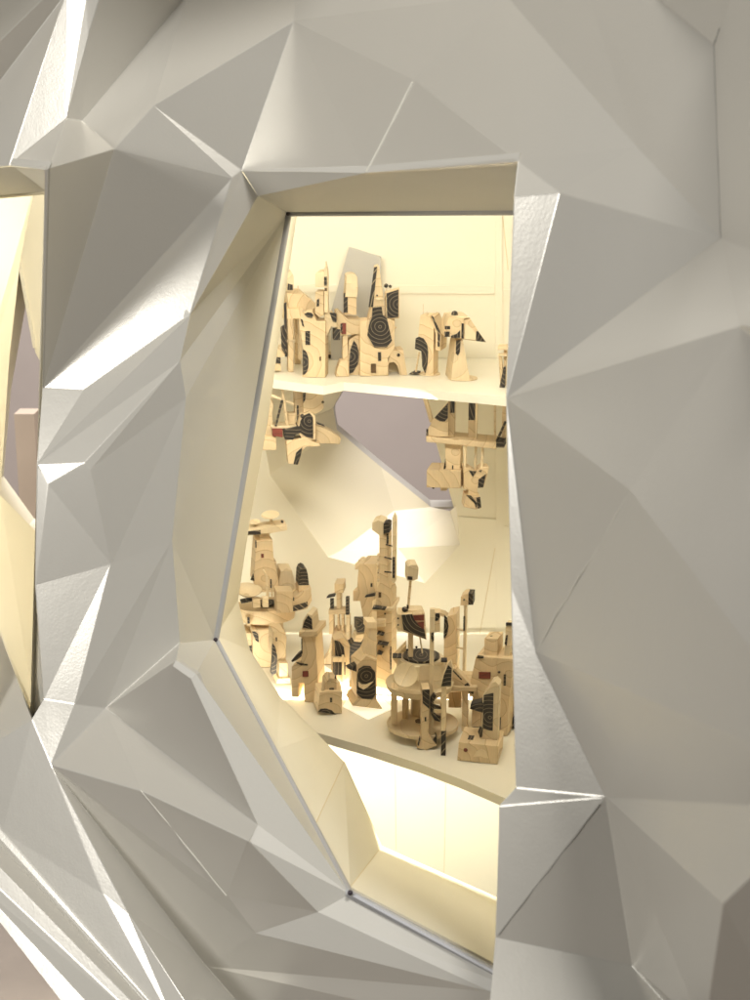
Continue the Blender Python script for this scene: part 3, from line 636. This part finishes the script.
t.dish('small_dish', (302, 112), 56, 14, 24, 'pale', .25, turn=-25); t.rod('dish_post', (306, 130), (306, 186), 8, 24, 'pale'); t.dish('small_dish', (205, 152), 34, 14, 24, 'pale', .25, turn=-25); t.rod('dish_post', (208, 160), (208, 200), 6, 24, 'pale'); t.ball('ball', (156, 200), 11, 18); t.box('peg', 370, 148, 383, 178, 4, 22, 'dark')

V5b = (225, 560, .12)
t = Toy(V5b, 'black_leaf_tower', 'narrow pine tower with a black leaf blade, in front of the dish station', 'toy tower', (480, 1035), 'low', 10)
t.prism('body', [(438, 860), (400, 800), (410, 600), (505, 605), (520, 650), (505, 850)], 26, 6, ring=(400, 760)); t.prism('black_leaf', [(405, 705), (425, 730), (440, 800), (432, 945), (396, 965), (384, 940), (394, 860)], 5, 0, 'dark', ring=(380, 830)); t.box('foot', 455, 860, 525, 1030, 24, 0); t.prism('toe', [(430, 1032), (445, 990), (545, 985), (545, 1032)], 20, -4); t.ibox('slot', 430, 650, 441, 680, 6)

V6 = (280, 560, .16)
t = Toy(V6, 'black_dome_tower', 'pine tower on two legs with a quarter dome of black rings and a red window', 'toy tower', (168, 890), 'low', -16)
t.prism('body', [(72, 858), (76, 668), (138, 640), (138, 488), (226, 488), (246, 890), (198, 893), (152, 886), (152, 772), (116, 768), (116, 858)], 26, 0, ring=(40, 560)); t.box('cap', 124, 458, 236, 490, 34, -4); dm = t.prism('dome', [(140, 458), (150, 390), (178, 346), (204, 360), (216, 458)], 22, 2, 'pale', ring=(140, 470)); t.inlay('black_dome', [(146, 432), (160, 390), (182, 360), (204, 384), (206, 444)], 2, ring=(150, 470), parent=dm)
t.prism('curved_fin', [(74, 632), (104, 600), (136, 580), (132, 612), (104, 632), (78, 642)], 12, -3, 'dark'); t.inlay('dark_line', [(104, 644), (175, 656), (175, 664), (130, 660)], 0); t.ibox('red_window', 143, 698, 178, 732, 0, 'red'); t.box('dark_edge', 137, 500, 143, 590, 3, -.7, 'dark')

t = Toy(V6, 'house_block', 'squat pine house with a spiked turret and a black arch along its bottom edge', 'toy block', (318, 968), 'low', 10)
t.prism('house', [(238, 950), (250, 830), (300, 820), (392, 826), (386, 970)], 26, 0, ring=(300, 1010)); t.inlay('black_arch', [(240, 948), (256, 932), (290, 930), (325, 942), (348, 966), (300, 958)], 0, ring=(280, 1010)); t.ibox('door_slot', 314, 864, 327, 890, 0); t.prism('turret', [(282, 830), (286, 768), (310, 740), (354, 745), (356, 830)], 18, 4); t.ibox('turret_slot', 310, 803, 338, 817, 4); t.prism('spire', [(300, 770), (312, 712), (326, 770)], 6, 4, 'pale'); t.prism('spire', [(262, 825), (272, 768), (284, 825)], 6, 2, 'pale'); t.inlay('dark_fin', [(344, 745), (352, 700), (356, 750)], 4)

t = Toy(V6, 'double_mast', 'pine mast tower with a square lantern head and slim black capped pole behind the gate', 'toy tower', (345, 660), 'low', -8)
t.prism('sloping_base', [(256, 652), (300, 590), (330, 462), (430, 462), (440, 655)], 26, 0, 'pine', ring=(420, 720)); t.box('post', 308, 325, 336, 465, 10, 4); t.box('post', 360, 330, 372, 465, 7, 8); t.box('post', 384, 335, 400, 465, 8, 4); t.box('beam', 306, 318, 425, 345, 12, 2)
t.box('mast', 356, 212, 382, 325, 12, 4); t.box('lantern', 344, 160, 398, 216, 18, 0); t.prism('flag_arm', [(292, 246), (300, 236), (346, 226), (346, 236)], 8, 2, 'darkv'); t.box('flag', 316, 250, 338, 310, 3, 2, 'dark'); t.box('pole', 414, 350, 438, 500, 6, -4, 'pale'); t.box('black_pole', 412, 246, 432, 350, 6, -4, 'dark')

t = Toy(V6, 'black_gate_tower', 'pine gate with two tall black panels and a thin post, beside the clock faced tower', 'toy tower', (390, 832), 'low', 8)
t.prism('base_plate', [(330, 838), (330, 820), (462, 790), (466, 806)], 18, 4, 'pale'); t.prism('gate', [(334, 720), (340, 505), (400, 492), (438, 540), (432, 810), (400, 828), (372, 760)], 16, 0, ring=(330, 640)); t.inlay('black_panel', [(344, 508), (372, 515), (400, 550), (408, 612), (348, 602)], 0); t.ibox('black_panel', 334, 642, 410, 720, 0); t.box('post', 388, 600, 402, 830, 6, -3, 'pale'); t.box('sill', 330, 612, 412, 640, 8, -3, 'pale')

t = Toy(V6, 'clock_face_tower', 'pine tower with large black oval face and pale beak standing on the glowing square', 'toy tower', (548, 938), 'low', 14)
t.prism('body', [(482, 900), (482, 660), (540, 606), (604, 630), (606, 905)], 26, 0, ring=(540, 760)); t.prism('flared_foot', [(454, 912), (484, 870), (606, 880), (644, 950)], 30, -3); fc = t.inlay('black_face', [(484, 720), (494, 686), (524, 668), (566, 670), (596, 704), (598, 840), (572, 880), (520, 872), (480, 838)], 0, ring=(540, 730)); t.inlay('pale_beak', [(490, 764), (512, 782), (540, 782), (584, 764), (548, 798), (522, 812), (494, 796)], -1.4, 'pale', parent=fc); t.prism('nose', [(424, 684), (452, 672), (492, 652), (486, 706)], 10, 2, 'dark')
t.prism('neck', [(515, 605), (545, 540), (560, 420), (604, 420), (604, 615)], 16, 6, 'pale', ring=(640, 420)); t.box('head', 545, 400, 604, 440, 16, 4, 'pale')

t = Toy(V6, 'bent_crane', 'curved black arm rising to a black cube, left of the clock faced tower', 'toy tower', (455, 700), 'low', 10)
t.prism('curved_arm', [(432, 640), (426, 545), (460, 514), (506, 516), (520, 500), (540, 450), (572, 440), (566, 500), (540, 548), (500, 575), (470, 640), (462, 660)], 14, 0, 'dark', ring=(500, 420)); t.box('black_cube', 484, 396, 544, 456, 18, -6, 'dark', ring=(484, 396)); t.prism('elbow_block', [(464, 512), (478, 470), (530, 462), (520, 500), (506, 516)], 14, -2, 'pale'); t.box('post', 440, 640, 464, 700, 12, 2)

V7 = (340, 510, .16)
t = Toy(V7, 'ladder_tower', 'tallest long necked pine tower with a pointed pole held on black rungs', 'toy tower', (275, 1165), 'low', -10)
t.prism('shaft', [(228, 1160), (228, 640), (322, 625), (322, 1160)], 30, 0, ring=(330, 900)); t.prism('neck', [(222, 620), (222, 520), (246, 475), (244, 190), (298, 190), (296, 470), (330, 540), (326, 610), (300, 628)], 22, 2, ring=(230, 600)); t.prism('head', [(200, 160), (202, 115), (235, 104), (272, 118), (272, 196), (244, 192)], 20, 2, 'pale'); t.prism('black_cap', [(270, 188), (270, 130), (288, 122), (306, 130), (304, 182)], 14, -2, 'dark'); t.box('dark_strip', 289, 188, 299, 248, 3, 0, 'dark')
pl = t.prism('pole', [(320, 470), (324, 95), (334, 70), (346, 98), (344, 468), (332, 480)], 7, 0, 'pale'); t.ibox('pole_inlay', 326, 325, 340, 448, 0, parent=pl)
for a, b in (((284, 248), (325, 258)), ((276, 322), (322, 335)), ((276, 408), (322, 414))): t.rod('rung', a, b, 4.5, 1, 'dark')
t.box('collar', 200, 625, 336, 645, 34, -2, 'pale')
for x0, x1, y in ((200, 285, 628), (228, 274, 782), (230, 300, 842), (230, 264, 900)): t.prism('black_slat', [(x0, y+8), (x0+6, y-8), (x1, y+4), (x1-6, y+14)], 7, -6, 'dark')
t.ibox('window_slot', 240, 532, 256, 562, 2, 'hole'); t.box('black_edge', 312, 860, 320, 1000, 3, -.8, 'dark'); t.box('black_edge', 218, 850, 228, 920, 4, -2, 'dark'); t.ball('stud', (200, 690), 7, -1); t.ball('stud', (270, 860), 7, -2); t.ball('stud', (280, 660), 6, -1); t.box('ledge', 228, 700, 280, 740, 8, -6, 'pale')
t.box('black_plinth', 228, 1150, 322, 1166, 4, -1, 'darkv')
for y in (300, 330, 360, 395, 425, 455): t.box('tooth', 231, y, 245, y+12, 4, 6, 'pale')

t = Toy(V7, 'stepped_tower', 'wide stepped pine block with a notched crest standing behind the tallest tower', 'toy tower', (170, 960), 'low', -18)
t.prism('block', [(82, 575), (82, 512), (108, 510), (112, 435), (120, 350), (232, 352), (232, 560), (204, 575), (196, 700), (150, 700), (126, 575)], 30, 0, ring=(0, 500)); t.prism('crest', [(94, 382), (96, 345), (112, 340), (116, 322), (134, 318), (150, 330), (152, 382)], 10, 6, 'pale'); t.prism('shaft', [(138, 690), (200, 690), (205, 958), (132, 958)], 22, 4); t.prism('black_bar', [(154, 556), (158, 546), (216, 534), (216, 548)], 8, -5, 'dark'); t.ibox('slot', 191, 470, 202, 492, 0)
t.ball('stud', (236, 354), 5, 2); t.ball('stud', (236, 404), 5, 2)

V8 = (380, 580, .2)
t = Toy(V8, 'round_pavilion', 'round pine pavilion on columns with a black roof disc and a bowl in front', 'toy tower', (205, 768), 'low', 0)
t.cyl('base_disc', 212, 712, 728, 178, 0, 'pale', n=44, ring='c')
for x0, x1, yo in ((56, 86, -14), (110, 142, 8), (300, 326, 6), (228, 250, 18)): t.box('column', x0, 545, x1, 712-yo*.9, 12, yo)
t.cyl('inner_drum', 215, 560, 700, 62, 24, 'pale'); t.cyl('ring_slab', 196, 512, 542, 170, 4, 'pale', 160, 44, ring='c'); t.prism('side_gable', [(60, 400), (128, 330), (128, 420), (90, 440)], 14, 22, ring=(40, 440))
t.cyl('roof_cone', 203, 394, 515, 112, 8, 'pale', 142, 40, ring=(205, 760)); t.cyl('black_disc', 203, 382, 392, 92, 8, 'dark', n=40, ring='c'); t.dish('bowl', (130, 490), 60, 62, -34, 'pale', .35, turn=-12); t.prism('bowl_bracket', [(170, 448), (196, 448), (190, 520), (172, 500)], 4, -22, 'edge')
t.box('slat', 62, 396, 106, 404, 10, -6, 'dark'); t.box('slat', 300, 412, 330, 422, 8, -10, 'dark'); t.cyl('floor_hole', 196, 704, 711, 20, -24, 'hole')

DISC_Z = LOW+t.loc((203, 382), 8).z+.0002            # the pavilion roof it stands on
t = Toy(V8, 'cube_robot', 'cube shaped pine robot with black rings and red wedges standing on the black roof disc', 'toy tower', (165, 388), DISC_Z, 8)
cb = t.prism('cube_front', [(100, 178), (222, 168), (232, 300), (108, 258)], 22, -6, ring=(230, 170)); t.inlay('black_rings', [(106, 180), (160, 176), (172, 205), (220, 250), (228, 296), (118, 252)], -6, ring=(236, 165), parent=cb); t.inlay('red_wedge', [(164, 182), (218, 178), (218, 205), (172, 206)], -6.2, 'red', parent=cb); t.inlay('red_wedge', [(182, 218), (218, 212), (218, 246), (210, 246)], -6.2, 'red', parent=cb)
t.box('ear_plate', 88, 176, 108, 258, 14, -3, 'pale'); t.ball('stud', (90, 196), 5, -4); t.ball('stud', (90, 228), 5, -4); t.box('roof_block', 140, 152, 212, 178, 14, 0, 'pale')
t.box('post', 144, 258, 166, 386, 8, 0); t.rod('strut', (198, 280), (212, 366), 4, 4, 'pale', -2); t.ball('stud', (136, 350), 6, 0); t.ball('stud', (182, 336), 6, 2)
t.rod('antenna', (150, 12), (138, 160), 7, 4, 'pine'); t.prism('antenna_head', [(134, 12), (136, -56), (152, -66), (182, -66), (190, -50), (186, 4), (160, 12)], 18, -2, 'pale'); t.ibox('head_inlay', 136, -8, 160, 8, -2, 'dark'); t.ball('ball', (122, 150), 14, 2); t.box('antenna_inlay', 134, 130, 142, 160, 3, 2, 'dark')

RING_Z = None
t = Toy(V8, 'signal_mast', 'tall thin pale mast with a black cornered pine cube, beside the cube robot', 'toy tower', (254, 830), 'low', 0)
t.box('mast', 243, 172, 265, 828, 5, -2, 'pale'); c = t.box('cube', 266, 186, 294, 278, 12, -2, ring=(300, 300)); t.inlay('black_corner', [(268, 228), (270, 194), (290, 190), (292, 208), (282, 226)], -2, parent=c); t.prism('black_drop', [(250, 288), (262, 284), (264, 320), (256, 330), (250, 310)], 3, -4, 'dark')

t = Toy(V8, 'rung_tower', 'pine tower with black crescent, two rungs and a pole topped by a box', 'toy tower', (345, 600), 'low', -8)
t.prism('body', [(316, 440), (316, 300), (332, 190), (376, 178), (380, 598), (316, 598)], 24, 0, ring=(300, 240)); t.inlay('black_crescent', [(316, 188), (330, 200), (338, 240), (330, 280), (316, 304), (314, 290)], 0, ring=(300, 240)); t.prism('left_bar', [(258, 165), (316, 178), (330, 190), (316, 196), (262, 178)], 10, 4); t.rod('spike', (362, 185), (362, 146), 3, 6)
p = t.prism('pole', [(408, 596), (412, 138), (426, 138), (424, 596)], 7, 2, 'pale'); t.ibox('pole_inlay', 410, 190, 418, 260, 2, parent=p); t.rod('rung', (374, 248), (412, 256), 6, 5, 'pale'); t.rod('rung', (374, 338), (412, 346), 6, 5, 'pale'); t.prism('box_head', [(394, 140), (396, 100), (410, 86), (434, 82), (434, 138)], 16, 0); t.box('black_head', 432, 82, 456, 136, 14, 0, 'dark'); t.ball('eye', (412, 112), 5, -.5)

t = Toy(V8, 'banded_gate', 'pine pillar with black bars and flared black feet near the lower shelf edge', 'toy tower', (228, 852), 'low', 6)
t.prism('pillar', [(208, 790), (210, 555), (246, 552), (242, 780), (285, 828), (232, 860), (186, 842)], 18, 0, ring=(260, 760)); t.inlay('black_band', [(209, 558), (245, 555), (245, 650), (212, 622)], 0); t.inlay('black_foot', [(188, 826), (198, 782), (202, 790), (194, 832)], -.2); t.prism('black_foot', [(260, 812), (284, 782), (284, 830), (262, 840)], 12, 2, 'dark')
t.prism('black_loop', [(250, 640), (252, 600), (268, 576), (280, 582), (270, 612), (268, 650), (282, 690), (300, 700), (300, 712), (272, 704), (256, 680)], 6, 2, 'dark'); t.box('rung', 262, 606, 312, 624, 6, 2, 'pale'); t.box('rung', 262, 650, 312, 668, 6, 2, 'pale'); t.prism('black_bar', [(268, 630), (304, 640), (304, 656), (270, 648)], 4, 3, 'dark'); t.prism('black_bar', [(268, 676), (304, 688), (304, 704), (272, 694)], 4, 3, 'dark'); t.ibox('slot', 222, 690, 230, 710, 0)

t = Toy(V8, 'fin_pole', 'slender pole, black below and pale above, holding a black shark fin at the shelf front', 'toy tower', (315, 880), 'low', -4)
t.box('black_pole', 304, 758, 327, 880, 7, 0, 'darkv'); t.box('pale_pole', 304, 535, 327, 758, 7, 0, 'pale'); fn = t.prism('fin', [(296, 545), (310, 490), (330, 435), (348, 420), (356, 450), (354, 545)], 6, -2, 'pale', ring=(350, 600)); t.inlay('black_fin', [(302, 542), (314, 490), (334, 440), (352, 456), (350, 540)], -2, ring=(350, 600), parent=fn)

t = Toy(V8, 'slide_table', 'pine table with a slanting slide board and black tipped end beside the fin', 'toy tower', (420, 760), 'low', -6)
t.box('tabletop', 352, 540, 480, 562, 44, -6, ring=(430, 620)); t.box('leg', 408, 560, 434, 758, 12, 0); t.box('back_board', 340, 560, 404, 640, 6, 22, 'pine'); t.prism('slide', [(356, 530), (358, 452), (372, 452), (480, 560), (484, 584), (440, 572)], 10, -2, ring=(340, 600)); t.inlay('black_tip', [(418, 530), (434, 520), (466, 560), (462, 575), (424, 556)], -2.2); t.rod('black_rod', (362, 462), (404, 505), 4, -6, 'dark')

t = Toy(V8, 'chimney_house', 'big pine house block on a pier with square chimney and dark topped stack', 'toy tower', (612, 782), 'low', -14)
t.prism('house', [(442, 592), (446, 520), (472, 396), (576, 398), (576, 590)], 34, 0, ring=(540, 380)); t.prism('house_side', [(576, 592), (576, 400), (656, 404), (652, 480), (642, 600)], 34, -1, ring=(640, 480)); t.ibox('window', 488, 470, 546, 502, 0, 'red'); t.ibox('slot', 611, 480, 622, 534, -1); t.ball('rivet', (588, 468), 7, -1.5); t.prism('pier', [(588, 780), (590, 590), (642, 590), (634, 780)], 28, 0, ring=(560, 640)); t.inlay('dark_strip', [(580, 784), (586, 690), (602, 690), (598, 782)], -.3)
t.box('front_pier', 456, 590, 500, 740, 20, 8); t.box('chimney', 512, 306, 578, 398, 22, 6, ring=(540, 260)); t.ball('ball', (546, 300), 13, 14); st = t.prism('stack', [(610, 405), (616, 234), (648, 232), (640, 405)], 12, 6, 'pale'); t.ibox('stack_cap', 616, 230, 648, 246, 5.8, parent=st); t.inlay('stack_inlay', [(612, 330), (618, 290), (626, 290), (622, 340)], 5.8, parent=st); t.inlay('dark_roof_edge', [(474, 404), (480, 392), (510, 394), (508, 404)], -.4)

t = Toy(V8, 'ringed_gable', 'low pine block with a red dot and a narrow gable of black rings', 'toy tower', (490, 915), 'low', -8)
bk_ = t.prism('block', [(386, 905), (392, 815), (590, 830), (586, 932)], 40, 0, ring=(380, 1000)); t.ball('red_dot', (427, 852), 11, .5, 'red', parent=bk_); t.inlay('carved_arch', [(466, 884), (480, 858), (504, 846), (528, 858), (540, 890)], 0, 'pale', ring=(500, 930), parent=bk_); t.prism('black_roof_patch', [(402, 812), (414, 800), (462, 803), (454, 816)], 12, 8, 'dark')
gb = t.prism('gable', [(500, 835), (506, 590), (552, 520), (570, 515), (588, 532), (584, 838)], 16, 14, 'pale', ring=(600, 720)); t.inlay('black_rings', [(510, 745), (512, 582), (560, 570), (560, 755)], 14, ring=(545, 690), parent=gb); t.prism('side_wing', [(444, 650), (448, 628), (500, 615), (510, 625), (508, 668)], 12, 12, 'dark', ring=(500, 690)); t.inlay('dark_wave', [(486, 760), (496, 735), (510, 745), (508, 785), (498, 790)], 13.5)

t = Toy(V8, 'corner_wedge', 'pine wedge with a black triangle half hidden behind the shell on the lower shelf', 'toy tower', (672, 745), 'low', -10)
t.prism('wedge', [(642, 745), (650, 640), (672, 560), (700, 560), (700, 748)], 18, 0); t.inlay('black_triangle', [(656, 740), (662, 690), (690, 650), (690, 742)], 0)
# ---------------------------------------------------------------- camera, lamps and added fills, world
cam = bpy.data.cameras.new('camera'); co = bpy.data.objects.new('camera', cam); COL.objects.link(co)
co.location = CAM; co.rotation_euler = (math.radians(90)-PITCH, 0, 0)
cam.sensor_fit = 'VERTICAL'; cam.sensor_height = 24; cam.lens = FPX/1000*24; cam.clip_start = .02; cam.clip_end = 200
cam.dof.use_dof = True; cam.dof.focus_distance = 1.78; cam.dof.aperture_fstop = 9.0
S.camera = co
def area(name, loc, target, size, power, col, shape='DISK', size2=None):
    l = bpy.data.lights.new(name, 'AREA'); l.shape = shape; l.size = size
    if size2: l.size_y = size2
    l.energy = power; l.color = col
    o = bpy.data.objects.new(name, l); COL.objects.link(o); o.location = loc
    o.rotation_euler = (Vector(target)-Vector(loc)).to_track_quat('-Z', 'Y').to_euler(); return o
area('gallery_lamp', KEY_POS, (-.1, 1.3, 1.3), KEY_SIZE, KEY_P, (1, .975, .93))
area('left_side_fill', FILL_POS, (.05, 1.25, 1.3), FILL_SIZE, FILL_P, (1, .98, .94))  # fill added low on the left for shell highlights, no fitting there
area('interior_lamp', (-.05, 1.86, 1.74), (-.05, 2.0, 1.1), .9, IN_P, (1, .945, .80), 'RECTANGLE', .35)
area('under_shelf_lamp', (-.02, 1.93, LOW-.03), (-.02, 2.2, .40), .6, LOW_P, (1, .96, .80), 'RECTANGLE', .12)
area('head_fill', (-.10, 1.58, 1.455), (-.06, 2.0, .78), .6, HEAD_P, (1, .945, .80), 'RECTANGLE', .08)  # hidden fill added behind the window head to brighten the tower fronts
area('left_lamp', (-.95, 1.9, 1.7), (-.95, 2.0, .8), .4, LEFT_P, (1, .95, .84))
area('shelf_fill', (-.04, 1.985, UPZ-SHT-.004), (-.06, 2.3, .82), .42, SHELF_P, (1, .955, .82), 'RECTANGLE', .03)  # unseen fill added under the shelf edge to brighten the rear panels
area('rear_wall_fill', (-.2, 2.75, 3.6), (-.1, 5.2, 1.0), 1.0, REAR_P, (1, .96, .94))  # unseen fill added to lift the gallery wall and the post
wd = bpy.data.worlds.new('World'); S.world = wd; wd.use_nodes = True
bg = wd.node_tree.nodes['Background']; bg.inputs[0].default_value = (1, .985, .95, 1); bg.inputs[1].default_value = AMB
S.view_settings.view_transform = 'Standard'; S.view_settings.look = 'None'; S.view_settings.exposure = 0; S.view_settings.gamma = 1
S.render.engine = 'CYCLES'; S.cycles.use_denoising = True; S.cycles.max_bounces = 8; S.cycles.diffuse_bounces = 5
